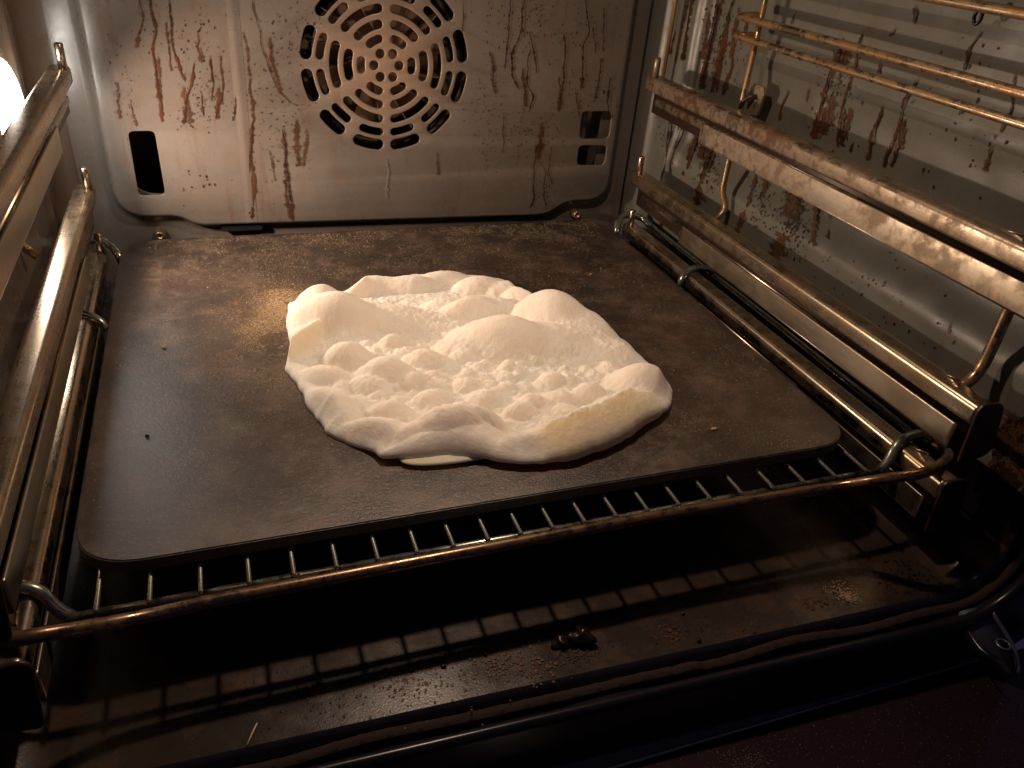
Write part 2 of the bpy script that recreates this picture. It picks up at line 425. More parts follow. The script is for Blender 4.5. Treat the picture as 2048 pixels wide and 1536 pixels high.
holes.append(round_poly([q2((256, 262)), q2((309, 261)), q2((331, 389)), q2((278, 391))], [.004]*4, 5))
holes.append(round_poly([q2((1163, 222)), q2((1224, 222)), q2((1217, 277)), q2((1157, 277))], [.005]*4, 5))
holes.append(round_poly([q2((1157, 290)), q2((1214, 290)), q2((1208, 330)), q2((1152, 330))], [.005]*4, 5))
cover = sheet('fan_cover', pan, holes, YP, M_BACK, oven)
# stamped border of the fan cover, sloping back to the wall
def border():
    n = len(pan); P = [Vector(p) for p in pan]; rows = []
    NR = []
    for i in range(n):
        t = (P[(i+1) % n]-P[i-1]).normalized(); NR.append(Vector((-t.y, t.x)) if True else None)
    area = sum(P[i].x*P[(i+1) % n].y-P[(i+1) % n].x*P[i].y for i in range(n))
    sg = -1 if area > 0 else 1
    prof = [(0, 0), (.0008, .0001), (.0018, .0008), (.0030, .0030), (.0042, .0062), (.0054, .0088), (.0070, .0102), (.0095, .0107)]
    V = []; Fc = []
    for (d, dy) in prof:
        for i in range(n):
            q = P[i]+NR[i]*sg*(d-.0008); V.append((q.x, YP-.0009+dy, q.y))
    for k in range(len(prof)-1):
        for i in range(n):
            a, b = k*n+i, k*n+(i+1) % n; Fc.append((a, b, b+n, a+n))
    me = mesh('cover_border', V, Fc); bm = bmesh.new(); bm.from_mesh(me); bmesh.ops.recalc_face_normals(bm, faces=bm.faces); bm.to_mesh(me); bm.free()
    link('cover_border', me, M_BACK, cover, loc=Vector((0, 0, 0)))
border()
# back wall sheet round the cover with a big opening behind it
sheet('back_wall', [(XL+CR-.002, ZF+.005), (XR-CR+.0005, ZF+.005), (XR-CR+.0005, ZC), (XL+CR-.002, ZC)],
      [round_poly([(-.190, .30), (.202, .30), (.202, .026), (-.190, .026)], [.02]*4)], YB, M_BACK, oven, .0008, .0004)
tube('seam', [(XR-CR+.0012, YB-.0012, ZF+.01), (XR-CR+.0012, YB-.0012, ZC)], .0007, M_BLACK, oven, 6)
# raised ribs of the cover, at the left
for x0, z0, x1, z1, h in ((-.1035, .20, -.1045, .004, .0007),):
    V = []; Fc = []; nn = 40
    for i in range(nn+1):
        t = i/nn; x = x0+(x1-x0)*t; z = z0+(z1-z0)*t
        for k in range(7):
            u = (k-3)/3; V.append((x+u*.0045, YP-.0014-h*(1+math.cos(PI*u))/2*math.sin(PI*min(1, t*8+.02)/2)*math.sin(PI*min(1, (1-t)*8+.02)/2), z))
    for i in range(nn):
        for k in range(6): a = i*7+k; Fc.append((a, a+1, a+8, a+7))
    me = mesh('rib', V, Fc); link('rib', me, M_BACK, cover, loc=Vector((0, 0, 0)))
# dark slots in the lower border and threaded sleeves under it
for xa, xb, z in ((-.1285, -.0965, .0005), (.104, .139, .0012)):
    bm = bmesh.new(); pl = []
    for (cx, s) in ((xb-.002, -1), (xa+.002, 1)):
        for k in range(9):
            a = math.radians((-90 if s < 0 else 90)+180*k/8); pl.append(bm.verts.new((cx+.0021*math.cos(a), YP+.0030, z-.0028+.0021*math.sin(a))))
    bm.faces.new(pl); ex = bmesh.ops.extrude_face_region(bm, geom=bm.faces[:])
    for v in [g for g in ex['geom'] if isinstance(g, bmesh.types.BMVert)]: v.co.y += .006
    bmesh.ops.recalc_face_normals(bm, faces=bm.faces)
    me = bpy.data.meshes.new('vent_slot'); bm.to_mesh(me); bm.free(); link('vent_slot', me, M_BLACK, cover, False, loc=Vector((0, 0, 0)))
for x, z in ((-.1748, -.0052), (.1868, -.0034)):
    rings = [(.0048, YB-.001), (.0042, YB-.004), (.0034, YB-.009), (.0030, YB-.0098), (.0019, YB-.0098), (.0017, YB-.003), (.0002, YB-.003)]
    V = [(x+r*math.cos(2*PI*k/16), y, z+r*math.sin(2*PI*k/16)) for r, y in rings for k in range(16)]
    Fc = [(i*16+k, i*16+(k+1) % 16, (i+1)*16+(k+1) % 16, (i+1)*16+k) for i in range(len(rings)-1) for k in range(16)]
    link('threaded_sleeve', mesh('threaded_sleeve', V, Fc), M_BRASS, oven)
# fan chamber and fan wheel behind the grille
V = [(-.20, YB+.003, -.02), (.21, YB+.003, -.02), (.21, YB+.003, .31), (-.20, YB+.003, .31), (-.20, YB+.05, -.02), (.21, YB+.05, -.02), (.21, YB+.05, .31), (-.20, YB+.05, .31)]
link('fan_chamber', mesh('fan_chamber', V, [(4, 5, 6, 7), (0, 4, 7, 3), (1, 2, 6, 5), (0, 1, 5, 4), (3, 7, 6, 2)]), M_CAVE, oven, False)
def disc(name, cx, cz, y0, y1, r, m, parent, n=40, loc=None):
    V = [(cx+q*math.cos(2*PI*k/n), y, cz+q*math.sin(2*PI*k/n)) for q, y in ((r*.2, y0), (r, y0), (r, y1), (r*.2, y1)) for k in range(n)]
    Fc = [(i*n+k, i*n+(k+1) % n, (i+1)*n+(k+1) % n, (i+1)*n+k) for i in range(3) for k in range(n)]
    Fc += [tuple(range(n))]
    return link(name, mesh(name, V, Fc), m, parent, False, loc=loc)
fan = disc('fan', FCX, FCZ, YB+.030, YB+.032, .052, M_BLADE, oven)
for k in range(14):
    a = 2*PI*k/14+.1; ca, sa = math.cos(a), math.sin(a); V = []
    for (r, tw) in ((.020, -.003), (.058, .007)):
        for y in (YB+.008, YB+.030):
            for s in (-.0004, .0004):
                V.append((FCX+r*ca-(tw+s)*sa, y, FCZ+r*sa+(tw+s)*ca))
    Fc = [(0, 2, 6, 4), (1, 5, 7, 3), (0, 4, 5, 1), (2, 3, 7, 6), (4, 6, 7, 5), (0, 1, 3, 2)]
    link('fan_blade', mesh('fan_blade', V, Fc), M_BLADE, fan, False, loc=Vector((0, 0, 0)))
for r in (.066, .074):
    tube('heating_ring', [(FCX+r*math.cos(t), YB+.018, FCZ+r*math.sin(t)) for t in np.linspace(0, 2*PI, 60)], .0032, M_TAB, oven, 8)

# front frame: profile swept round the opening
def frame_path():
    P = []; r = FR
    for z in np.linspace(ZC, ZF+r, 14): P.append((XL, z, -1, 0))
    for k in range(1, 12): a = math.radians(180+90*k/12); P.append((XL+r+r*math.cos(a), ZF+r+r*math.sin(a), math.cos(a), math.sin(a)))
    for x in np.linspace(XL+r, XR-r, 120): P.append((x, ZF, 0, -1))
    for k in range(1, 12): a = math.radians(270+90*k/12); P.append((XR-r+r*math.cos(a), ZF+r+r*math.sin(a), math.cos(a), math.sin(a)))
    for z in np.linspace(ZF+r, ZC, 30): P.append((XR, z, 1, 0))
    return P
FP = frame_path()
prof = [(0, 0), (.0005, -.0012), (.0022, -.0026), (.0055, -.0036), (.0068, -.0050), (.0068, -.0110), (.0042, -.0124), (.0034, -.0146), (.0042, -.0162), (.0085, -.0172), (.036, -.0190), (.050, -.0195), (.050, -.018), (.036, -.010), (.02, 0)]
G = np.array([[(x+nx*d, front_y(x)+dy, z+nz*d) for (d, dy) in prof] for (x, z, nx, nz) in FP])
link('front_frame', grid_mesh('front_frame', G), M_BLACK, oven)
gp = []; gr = []
for i, (x, z, nx, nz) in enumerate(FP):
    wob = .0007*math.sin(i*.31)+.0006*math.sin(i*.13+2)
    d = .0048+wob-(.0012 if 98 < i < 102 else 0)
    gp.append((x+nx*d, front_y(x)-.0068+.0008*math.sin(i*.23), z+nz*d)); gr.append(.0026+.0003*math.sin(i*1.9))
tube('door_gasket', gp, gr, M_GASKET, oven, 10)
V = []; Fc = []          # braid stitches on the gasket
for i in range(26, len(gp)-1):
    for j in range(3):
        t = j/3; c = Vector(gp[i])*(1-t)+Vector(gp[i+1])*t; d = (Vector(gp[i+1])-Vector(gp[i])).normalized()
        o_ = len(V); a = .6
        for (u, v_) in ((-.0006, 0), (.0006, 0)):
            for ang in (30, 75, 120, 165):
                an = math.radians(ang); V.append(c+d*(u+v_+(ang-90)*.000012)+Vector((0, -math.cos(an)*.0028, math.sin(an)*.0029)))
        for k in range(3): Fc.append((o_+k, o_+k+1, o_+k+5, o_+k+4))
bo = link('gasket_braid', mesh('gasket_braid', V, Fc), M_GASKET, oven); bo['kind'] = 'stuff'

# open door at the bottom
door = rbox('door', (XC, -.2675-.20, -.108), (.58, .40, .030), M_DOOR, oven, .002)
rbox('door_trim', (XC+.03, -.2685, -.0912), (.46, .0016, .0012), M_HINGE, door, .0003).location = (0, 0, 0)
rbox('door_strip', (XC, -.345, -.0922), (.56, .016, .0030), M_BLACK, door, .001).location = (0, 0, 0)

# hinge at the lower right
def hz(p, z): v = onz(p, z); return Vector(v)
h_out = [(1920, 1222), (1950, 1213), (1985, 1222), (1992, 1236), (2008, 1262), (2026, 1292), (2034, 1320), (2036, 1352), (2020, 1345), (1998, 1318), (1975, 1308), (1952, 1288), (1934, 1262)]
def hinge():
    bm = bmesh.new(); top = [bm.verts.new(hz(p, -.060-.0002*(p[1]-1215)*.9)) for p in h_out]
    f = bm.faces.new(top); ex = bmesh.ops.extrude_face_region(bm, geom=[f])
    for v in [g for g in ex['geom'] if isinstance(g, bmesh.types.BMVert)]: v.co += Vector((.001, .004, -.010))
    bmesh.ops.recalc_face_normals(bm, faces=bm.faces)
    bmesh.ops.bevel(bm, geom=bm.edges[:], offset=.0012, segments=2, affect='EDGES')
    me = bpy.data.meshes.new('hinge'); bm.to_mesh(me); bm.free()
    return link('hinge', me, M_HPLATE, oven)
hg = hinge()
edge = fillet([hz(p, -.0585-.00018*(p[1]-1215)) for p in [(1985, 1222), (1992, 1238), (2010, 1264), (2026, 1292), (2034, 1318), (2038, 1350)]], .004)
tube('hinge_lip', edge, .0012, M_HINGE, hg, 8).location = (0, 0, 0)
tube('hinge_lip', fillet([hz(p, -.068) for p in [(1938, 1264), (1955, 1292), (1976, 1310)]], .004), .0005, M_HINGE, hg, 6).location = (0, 0, 0)
c = hz((2006, 1290), -.0705); tube('hinge_pivot', [c+Vector((.0034*math.cos(t), .0034*math.sin(t), .0005)) for t in np.linspace(0, 2*PI, 24)], .0006, M_HINGE, hg, 6).location = (0, 0, 0)
tube('hinge_arm', [hz((1992, 1214), -.060), hz((2070, 1082), -.060)], .0011, M_HINGE, hg, 6).location = (0, 0, 0)

# lamps
def lens(name, c, r, axis, m, parent):
    bm = bmesh.new(); bmesh.ops.create_uvsphere(bm, u_segments=28, v_segments=16, radius=r)
    for v in bm.verts:
        p = v.co.copy(); k = .55
        if axis == 'x': v.co = Vector((p.x*.24, p.y, p.z))+Vector(c)
        else: v.co = Vector((p.x, p.y, p.z*k))+Vector(c)
    me = bpy.data.meshes.new(name); bm.to_mesh(me); bm.free(); return link(name, me, m, parent)
lens('lamp_glass', (XL, .115, .110), .031, 'x', M_GLOW, oven)
def lamp(name, loc, rot, power, size, spread):
    ld = bpy.data.lights.new(name, 'AREA'); ld.shape = 'DISK'; ld.size = size; ld.energy = power; ld.color = WARM; ld.spread = math.radians(spread)
    lo = bpy.data.objects.new(name, ld); COL.objects.link(lo); lo.location = loc; lo.rotation_euler = rot; return lo
lamp('side_lamp_light', (XL+.010, .110, .087), (0, -PI/2, 0), LAMP_SIDE, .016, 135)
lamp('ceiling_lamp_light', (-.006, -.062, ZC-.013), (0, 0, 0), LAMP_TOP, .018, 170)
lens('ceiling_lamp_glass', (-.006, -.062, ZC), .020, 'z', M_GLOW2, oven)

# ------------------------------------------------------------ side racks
def side_rack(sgn, label):
    X = lambda a: XC+sgn*(a-XC)-(.006 if sgn < 0 else 0)              # mirror about the middle
    t = empty('side_rack', (X(.235), 0, ZF), label, 'oven rack', 'wire guide racks on the side walls')
    tube('upright', fillet([(X(.2435), .0625, .325), (X(.2435), .0625, .062), (X(.2475), .057, .051), (X(.238), .057, .040)], .006), .0024, M_WIRE, t)
    if sgn > 0: tube('upright', [(X(.2425), .180, .325), (X(.2425), .180, .118)], .0016, M_WIRE, t)
    tube('upright', fillet([(X(.2425), -.1975, .325), (X(.2425), -.1975, .056), (X(.238), -.198, .048), (X(.2295), -.1985, .0435)], .006), .0031, M_WIRE, t)
    for z in (.187, .1743, .2190, .2330, .2780, .292):
        rb = .0027 if z in (.187, .2190) else .0024
        tube('guide_wire', fillet([(X(.245), .066, z+.001), (X(.2345), .078, z-.001), (X(.2345), -.205, z-.001), (X(.245), -.215, z+.001)], .006), rb, M_WIRE, t)
    V = [(X(.2515), y+.010, z-.003) for (y, z) in ((.037, .142), (.040, .1465), (.052, .1465), (.054, .143), (.054, .129), (.048, .1255), (.040, .1265))]
    V += [(X(.2495), v[1], v[2]) for v in V]; n = 7
    Fc = [tuple(range(n)), tuple(range(n, 2*n))[::-1]]+[(k, (k+1) % n, n+(k+1) % n, n+k) for k in range(n)]
    link('bracket', mesh('bracket', V, Fc), M_STRIP_R if sgn > 0 else M_STRIP, t, False)
    tube('bracket_hook', fillet([(X(.2505), .055, .135), (X(.246), .056, .136), (X(.2425), .060, .132), (X(.2425), .062, .126)], .003), .0017, M_TAB, t)
    return t
side_rack(1, 'browned wire guide rack fixed to the right oven wall, three bare wires above the rails')
side_rack(-1, 'wire guide rack on the left oven wall beside the lit lamp')

# ------------------------------------------------------------ telescopic rails
def rail(sgn, ztop, label, mt, ms, dirty=False):
    X = lambda a: XC+sgn*(a-XC)-(.0045 if sgn < 0 else 0)
    def pr(x0, x1, z0, z1, r, r2=None):
        p = rrect(x0, x1, z0, z1, r, 5, r2); return [(X(a), b) for a, b in p]
    t = empty('telescopic_rail', (X(.222), -.02, ztop-.03), label, 'oven rail', 'telescopic rails along the side walls')
    h = .0118
    prof_ = pr(.2155, .2290, ztop-h, ztop, .0036, .0022)
    yo = -.016 if ztop > .1 else 0
    ys = [-.2225+yo]+list(np.linspace(-.221+yo, .160, 30))+[.1635]
    o = sweep_y('runner', prof_, ys, mt, t)
    co = o.data.vertices; n = len(prof_)
    for k in range(n):                         # the back end is pinched
        v = co[(len(ys)-1)*n+k].co; v.x = X(.2222)+(v.x-X(.2222))*.55; v.z = ztop-.006+(v.z-ztop+.006)*.55
    sweep_y('ball_cage', pr(.2175, .2235, ztop-.0215, ztop-.0150, .002), [-.10, .143], mt, t)
    sweep_y('web', pr(.2195, .2262, ztop-.028, ztop-h+.001, .001), [-.219+yo, .150], M_TAB, t)
    sweep_y('fixed_rail', pr(.2150, .2166, ztop-.0292, ztop-.0150, .0006), [-.2165+yo, -.2140+yo]+list(np.linspace(-.20, .062, 12))+[.066], ms, t)
    sweep_y('fixed_rail_flange', pr(.2150, .2190, ztop-.0300, ztop-.0285, .0006), [-.2165+yo, .066], ms, t)
    tube('locating_pin', [(X(.2185), .1515, ztop-.002), (X(.2185), .1515, ztop+.0140), (X(.2185), .1515, ztop+.0148)], [.0027, .0027, .0021], mt, t, 14)
    # upright stop plate at the front end
    pl = round_poly([(X(.2120), ztop+.0035), (X(.2290), ztop+.0025), (X(.2370), ztop-.030), (X(.2150), ztop-.034)], [.006, .006, .008, .004], 5)
    V = [(a, -.2262+yo, b) for a, b in pl]+[(a, -.2242+yo, b) for a, b in pl]; n = len(pl)
    Fc = [tuple(range(n)), tuple(range(n, 2*n))[::-1]]+[(k, (k+1) % n, n+(k+1) % n, n+k) for k in range(n)]
    me = mesh('stop_plate', V, Fc); bm = bmesh.new(); bm.from_mesh(me); bmesh.ops.recalc_face_normals(bm, faces=bm.faces)
    bmesh.ops.bevel(bm, geom=[e for e in bm.edges if abs(e.verts[0].co.y-e.verts[1].co.y) < 1e-6], offset=.0005, segments=1, affect='EDGES')
    bm.to_mesh(me); bm.free(); link('stop_plate', me, M_TAB, t, False)
    # punched triangular catch on top, near the front
    tri = [(X(.2215), -.1915, ztop+.0004), (X(.2265), -.2005, ztop+.0004), (X(.2205), -.2045, ztop+.0006), (X(.2215), -.1915, ztop+.0004)]
    tube('catch', tri, .0007, mt, t, 6)
    return t
for sgn, side in ((1, 'right'), (-1, 'left')):
    rt = M_RAIL_R if sgn > 0 else M_RAIL; st = M_STRIP_R if sgn > 0 else M_STRIP
    rail(sgn, .1295, {1: 'uppermost right telescopic rail, most heavily crusted with brown grease', -1: 'uppermost left telescopic rail, crossing in front of the bright lamp'}[sgn], rt, st)
    rail(sgn, .0500, {1: 'middle right telescopic rail, shiny and lightly stained, just above the wire rack', -1: 'middle left telescopic rail with a white glare of lamp light on it'}[sgn], M_RAIL, M_STRIP)
    rail(sgn, .0022, {1: 'lowest right telescopic rail, passing through the hooks of the wire rack', -1: 'lowest left telescopic rail, beside the dark baking steel inside the rack hooks'}[sgn], M_RAIL, M_STRIP)

# ------------------------------------------------------------ wire rack
rack = empty('wire_rack', (XC, 0, -.011), 'chrome wire oven rack under the dark baking steel, short prongs showing along its front bar', 'oven rack')
def Xm(sgn, a): return XC+sgn*(a-XC)-(.0045 if sgn < 0 else 0)
outer = []
RY = -.1985
tube('front_bar', fillet([(Xm(-1, .2445), -.180, -.0045), (Xm(-1, .2435), -.205, .0030), onz((20, 1281), .0072), onz((92, 1268), .0068), (-.178, -.2015, -.0090), (-.15, -.1990, -.0095), (.06, -.1970, -.0098), (.165, -.2000, -.0092), onz((1775, 957), .0060), onz((1868, 944), .0072), (.2430, -.204, .0035), (.2445, -.180, -.0045)], .014, 9), .0029, M_RACKF, rack, 14)
for s in (-1, 1):
    tube('side_bar', fillet([(Xm(s, .2445), -.180, -.0055), (Xm(s, .2440), -.05, -.0035), (Xm(s, .2440), .16, -.002), (Xm(s, .2430), .172, .001), (Xm(s, .230), .176, .004), (Xm(s, .2165), .169, .0048), (Xm(s, .2085), .158, -.001), (Xm(s, .2065), .155, -.010)], .009), .0030, M_RACK, rack, 12)
    tube('rack_hook', fillet([(Xm(s, .2440), .050, -.0035), (Xm(s, .2415), .050, .0035), (Xm(s, .224), .050, .0058), (Xm(s, .2105), .043, .0025), (Xm(s, .2065), .040, -.010)], .007), .0024, M_RACK, rack, 12)
    tube('rack_hook', fillet([(Xm(s, .2050), -.1935, -.0105), (Xm(s, .2105), -.193, -.004), (Xm(s, .2145), -.190, .0048), (Xm(s, .226), -.1875, .0072), (Xm(s, .2405), -.1875, .0055), (Xm(s, .2440), -.187, -.0045)], .008), .0027, M_RACK, rack, 12)
for y in (-.1930, .040, .155):
    tube('cross_bar', [(Xm(-1, .2065), y, -.0108), (Xm(1, .2065), y, -.0108)], .0021 if y < 0 else .0024, M_RACK, rack, 10)
px_t = [193, 300, 403, 501, 591, 677, 761, 840, 911, 984, 1051, 1112, 1176, 1240, 1304, 1366, 1428, 1490, 1552, 1615, 1676, 1738]
teeth_x = np.array([-.1901, -.1705, -.1510, -.1317, -.1134, -.0953, -.0772, -.0595, -.0425, -.0258, -.0096, .0066, .0233, .0404, .0578, .0758, .0942, .1130, .1326, .1525, .1732, .1942])
V0, F0 = tube_arrays([(0, -.1955, -.0080), (0, -.1948, -.0077), (0, .158, -.0077), (0, .1587, -.0080)], [.0006, .0011, .0011, .0006], 8)
wm = mesh('rack_wire', V0, F0); wm.materials.append(M_RACK); wm.polygons.foreach_set('use_smooth', [True]*len(wm.polygons))
for x in teeth_x:
    o = bpy.data.objects.new('rack_wire', wm); COL.objects.link(o); o.parent = rack; o.location = Vector((x, 0, 0))-rack.location

rack.location += Vector((0, .0010, -.0010))
# ------------------------------------------------------------ baking steel
pl = round_poly([(-.2, -.1776), (.2, -.1776), (.2, .1776), (-.2, .1776)], [.030]*4, 12)
bm = bmesh.new(); f = bm.faces.new([bm.verts.new((a, b, -.0070)) for a, b in pl]); ex = bmesh.ops.extrude_face_region(bm, geom=[f])
for v in [g for g in ex['geom'] if isinstance(g, bmesh.types.BMVert)]: v.co.z = 0
bmesh.ops.recalc_face_normals(bm, faces=bm.faces)
bmesh.ops.bevel(bm, geom=[e for e in bm.edges if abs(e.verts[0].co.z-e.verts[1].co.z) < 1e-6], offset=.0006, segments=2, affect='EDGES')
me = bpy.data.meshes.new('baking_steel'); bm.to_mesh(me); bm.free()
steel_o = link('baking_steel', me, M_PLATE, None, False); tag(steel_o, 'dark seasoned rectangular baking steel with rounded corners under the flatbread', 'baking steel')

# ------------------------------------------------------------ flatbread
outl = [(600, 566, .018), (609, 551, .020), (626, 539, .022), (650, 533, .024), (680, 532, .024), (702, 538, .020), (724, 546, .010), (760, 542, .008), (800, 541, .008), (830, 536, .008), (870, 535, .008), (900, 538, .008), (950, 538, .008), (985, 545, .007), (1010, 553, .006),
        (1045, 560, .012), (1082, 557, .020), (1125, 557, .020), (1150, 574, .014), (1170, 592, .010), (1185, 618, .007), (1210, 640, .005), (1240, 665, .005), (1275, 700, .005), (1300, 716, .006), (1330, 745, .006), (1348, 775, .005), (1349, 795, .004), (1339, 814, .003), (1334, 826, .002),
        (1300, 850, .002), (1240, 890, .002), (1150, 925, .002), (1100, 932, .002), (1045, 933, .003), (1005, 924, .004), (975, 914, .005), (930, 906, .006), (890, 905, .006), (850, 910, .005), (800, 917, .004), (762, 921, .003), (750, 906, .003), (700, 880, .003), (652, 862, .003), (640, 840, .003), (622, 815, .003), (602, 785, .003), (596, 762, .003), (573, 738, .003), (569, 716, .004), (584, 690, .003), (577, 660, .004), (572, 620, .004), (576, 590, .008), (590, 575, .012)]
OP = np.array([onz((a, b), h)[:2] for a, b, h in outl])
BC = onz((960, 735), .004)[:2]
ang = np.arctan2(OP[:, 1]-BC[1], OP[:, 0]-BC[0]); rad = np.hypot(OP[:, 0]-BC[0], OP[:, 1]-BC[1])
o_ = np.argsort(ang); ang = ang[o_]; rad = rad[o_]
NA, NRr = 900, 330
th = np.linspace(-PI, PI, NA, endpoint=False)
Rt = np.interp(th, ang, rad, period=2*PI)
k = np.exp(-np.linspace(-2, 2, 9)**2); k /= k.sum(); Rt = np.convolve(np.concatenate([Rt[-4:], Rt, Rt[:4]]), k, 'valid')
Rt += .0005*np.sin(th*17+1)+.0003*np.sin(th*31)+.0012*vnoise(np.cos(th)*.08, np.sin(th)*.08, 300)
rr = np.linspace(0, 1, NRr)**.85
TH, RR = np.meshgrid(th, rr, indexing='ij'); RT = Rt[:, None]
BX = BC[0]+RT*RR*np.cos(TH); BY = BC[1]+RT*RR*np.sin(TH); E = RT*(1-RR)
RX = (BC[0]+Rt*np.cos(th)).astype(np.float32); RY_ = (BC[1]+Rt*np.sin(th)).astype(np.float32)   # true distance to the rim
Dm = np.full(BX.shape, 9, np.float32); bx = BX.astype(np.float32); by = BY.astype(np.float32)
for i in range(0, NA, 2): np.minimum(Dm, (bx-RX[i])**2+(by-RY_[i])**2, out=Dm)
Dm = np.sqrt(Dm); E = np.minimum(E, Dm)
# (px, py, height m, rx m, ry m, rotation deg)
dom = [(708, 556, .014, .017, .012, 0), (742, 557, .011, .021, .011, 0), (672, 590, .027, .030, .020, -20), (640, 575, .020, .018, .016, 0), (735, 612, .013, .046, .020, -22), (800, 625, .0075, .042, .017, -18), (618, 625, .010, .016, .018, 0),
       (1108, 588, .025, .028, .022, -25), (1150, 625, .014, .034, .022, -30), (1060, 575, .010, .02, .015, 0),
       (1010, 640, .024, .034, .021, -20), (1075, 655, .015, .040, .022, -15), (960, 665, .012, .030, .018, 10), (1150, 665, .010, .035, .020, -20),
       (815, 556, .011, .026, .010, 0), (885, 546, .010, .024, .008, 0), (960, 556, .011, .022, .010, 0), (1010, 566, .008, .018, .009, 0),
       (945, 597, .014, .026, .011, 5), (890, 600, .007, .018, .009, 0), (1000, 600, .008, .018, .009, 0), (765, 560, .009, .022, .010, 0),
       (693, 690, .015, .016, .0125, -10), (772, 720, .015, .018, .0125, -10), (649, 738, .008, .014, .010, -20), (849, 704, .010, .014, .010, -10), (786, 672, .008, .009, .007, 0),
       (825, 747, .011, .009, .008, 0), (742, 757, .008, .013, .009, -10), (868, 783, .010, .013, .009, 0), (782, 806, .012, .014, .010, -15), (646, 785, .0144, .024, .015, -50),
       (742, 846, .0144, .027, .014, -8), (838, 830, .007, .009, .007, 0), (922, 808, .009, .010, .008, 0), (971, 785, .009, .012, .009, 0), (937, 760, .007, .010, .008, 0),
       (970, 836, .011, .015, .009, -10), (1040, 808, .009, .011, .008, 0), (1064, 792, .008, .009, .007, 0), (1108, 748, .009, .009, .008, 0), (1118, 786, .008, .011, .009, 0),
       (1181, 770, .011, .012, .009, 0), (1291, 735, .019, .022, .017, -20), (1268, 790, .012, .024, .012, -10), (1197, 812, .014, .017, .012, 0), (1160, 784, .007, .009, .007, 0),
       (1060, 875, .012, .016, .011, 0), (1093, 836, .005, .007, .006, 0), (1220, 728, .007, .011, .009, 0), (1225, 690, .008, .024, .018, -20), (927, 704, .006, .010, .008, 0),
       (1019, 722, .010, .0062, .0058, 0), (1069, 714, .006, .005, .0045, 0), (998, 700, .004, .007, .006, 0), (890, 850, .008, .030, .012, -6),
       (720, 655, .006, .020, .006, 20), (700, 800, .006, .014, .009, 0), (870, 745, .005, .008, .006, 0), (1010, 770, .004, .008, .006, 0), (1130, 812, .006, .010, .007, 0), (675, 830, .008, .012, .010, 0)]
def dome(H, cx, cy, rx, ry, rot):
    a = math.radians(rot); dx = BX-cx; dy = BY-cy
    u = (dx*math.cos(a)+dy*math.sin(a))/rx; v = (-dx*math.sin(a)+dy*math.cos(a))/ry
    if H > .0145: return H*np.clip(1-(u*u+v*v)/1.35, 0, 1)**1.35
    return H*np.clip(1-(u*u+v*v)/1.08, 0, 1)**1.0
acc = np.zeros_like(BX)
wx = BX+.0020*vnoise(BX, BY, 70); wy = BY+.0020*vnoise(BX+5, BY, 70)
BX0, BY0 = BX, BY; BX, BY = wx, wy
for (a, b, H, rx, ry, rot) in dom:
    c = onz((a, b), H*.75+.003); H *= (.80 if H > .018 else .78); acc += dome(H, c[0], c[1], rx, ry, rot)**4.5
main_acc = acc; acc = np.zeros_like(BX)
for i in range(1100):                             # small blisters all over the floured middle
    p = (RNG.uniform(600, 1300), RNG.uniform(640, 900)); c = onz(p, .005); r_ = .0012+.0052*RNG.random()**2
    cz = math.exp(-((p[1]-770)/70)**2); acc += dome(r_*RNG.uniform(.3, .65)*(.4+.6*cz), c[0], c[1], r_*1.25, r_, RNG.uniform(0, 90))**4.5
acc = (main_acc+acc*sm(.006, .024, E)**4.5)**(1/4.5)
BX, BY = BX0, BY0
# outward folded lip at the front right
A1 = math.atan2(*(onz((1062, 930), .003)[:2]-BC)[::-1]); A2 = math.atan2(*(onz((1336, 822), .003)[:2]-BC)[::-1])
tt = (TH-A1)/(A2-A1); lipw = sm(-.02, .22, tt)*(1-sm(.86, 1.0, tt))
wl = .0160; lip = .0160*np.where(E < wl, np.clip(E/wl, 0, 1)**.8, np.clip(1-(E-wl)/.0060, 0, 1)**1.4)*lipw*(.85+.25*np.sin(PI*np.clip(tt, 0, 1)))
crust = lipw*(1-sm(wl*.80, wl*1.02, E))
# crease folded across at the left edge
c1 = onz((566, 716), .006)[:2]; c2 = onz((668, 640), .006)[:2]; dl = (c2-c1)/np.linalg.norm(c2-c1)
sx = (BX-c1[0])*dl[0]+(BY-c1[1])*dl[1]; sy = -(BX-c1[0])*dl[1]+(BY-c1[1])*dl[0]; ll = np.linalg.norm(c2-c1)
cre = .0150*sm(-.006, .006, sx)*(1-sm(ll*.60, ll*1.0, sx))*np.where(sy > 0, np.exp(-(sy/.010)**2), np.exp(-(sy/.0038)**2))
crust = np.maximum(crust, .55*sm(0, .004, sx)*(1-sm(ll*.6, ll, sx))*np.exp(-((sy+.003)/.004)**2))
backside = sm(-.5, .7, np.sin(TH)); ew = .012*(1-backside)+.009*backside
edge_in = sm(0, 1, E/ew)
B1 = math.atan2(*(onz((770, 915), .003)[:2]-BC)[::-1]); B2 = math.atan2(*(onz((1040, 930), .003)[:2]-BC)[::-1])
t2 = np.clip((TH-B1)/(B2-B1), 0, 1); w2 = np.sin(PI*t2**.85)**.8
puff = .0135*w2*np.where(E < .017, np.sin(PI/2*np.clip(E/.017, 0, 1)), np.exp(-((E-.017)/.0115)**2))
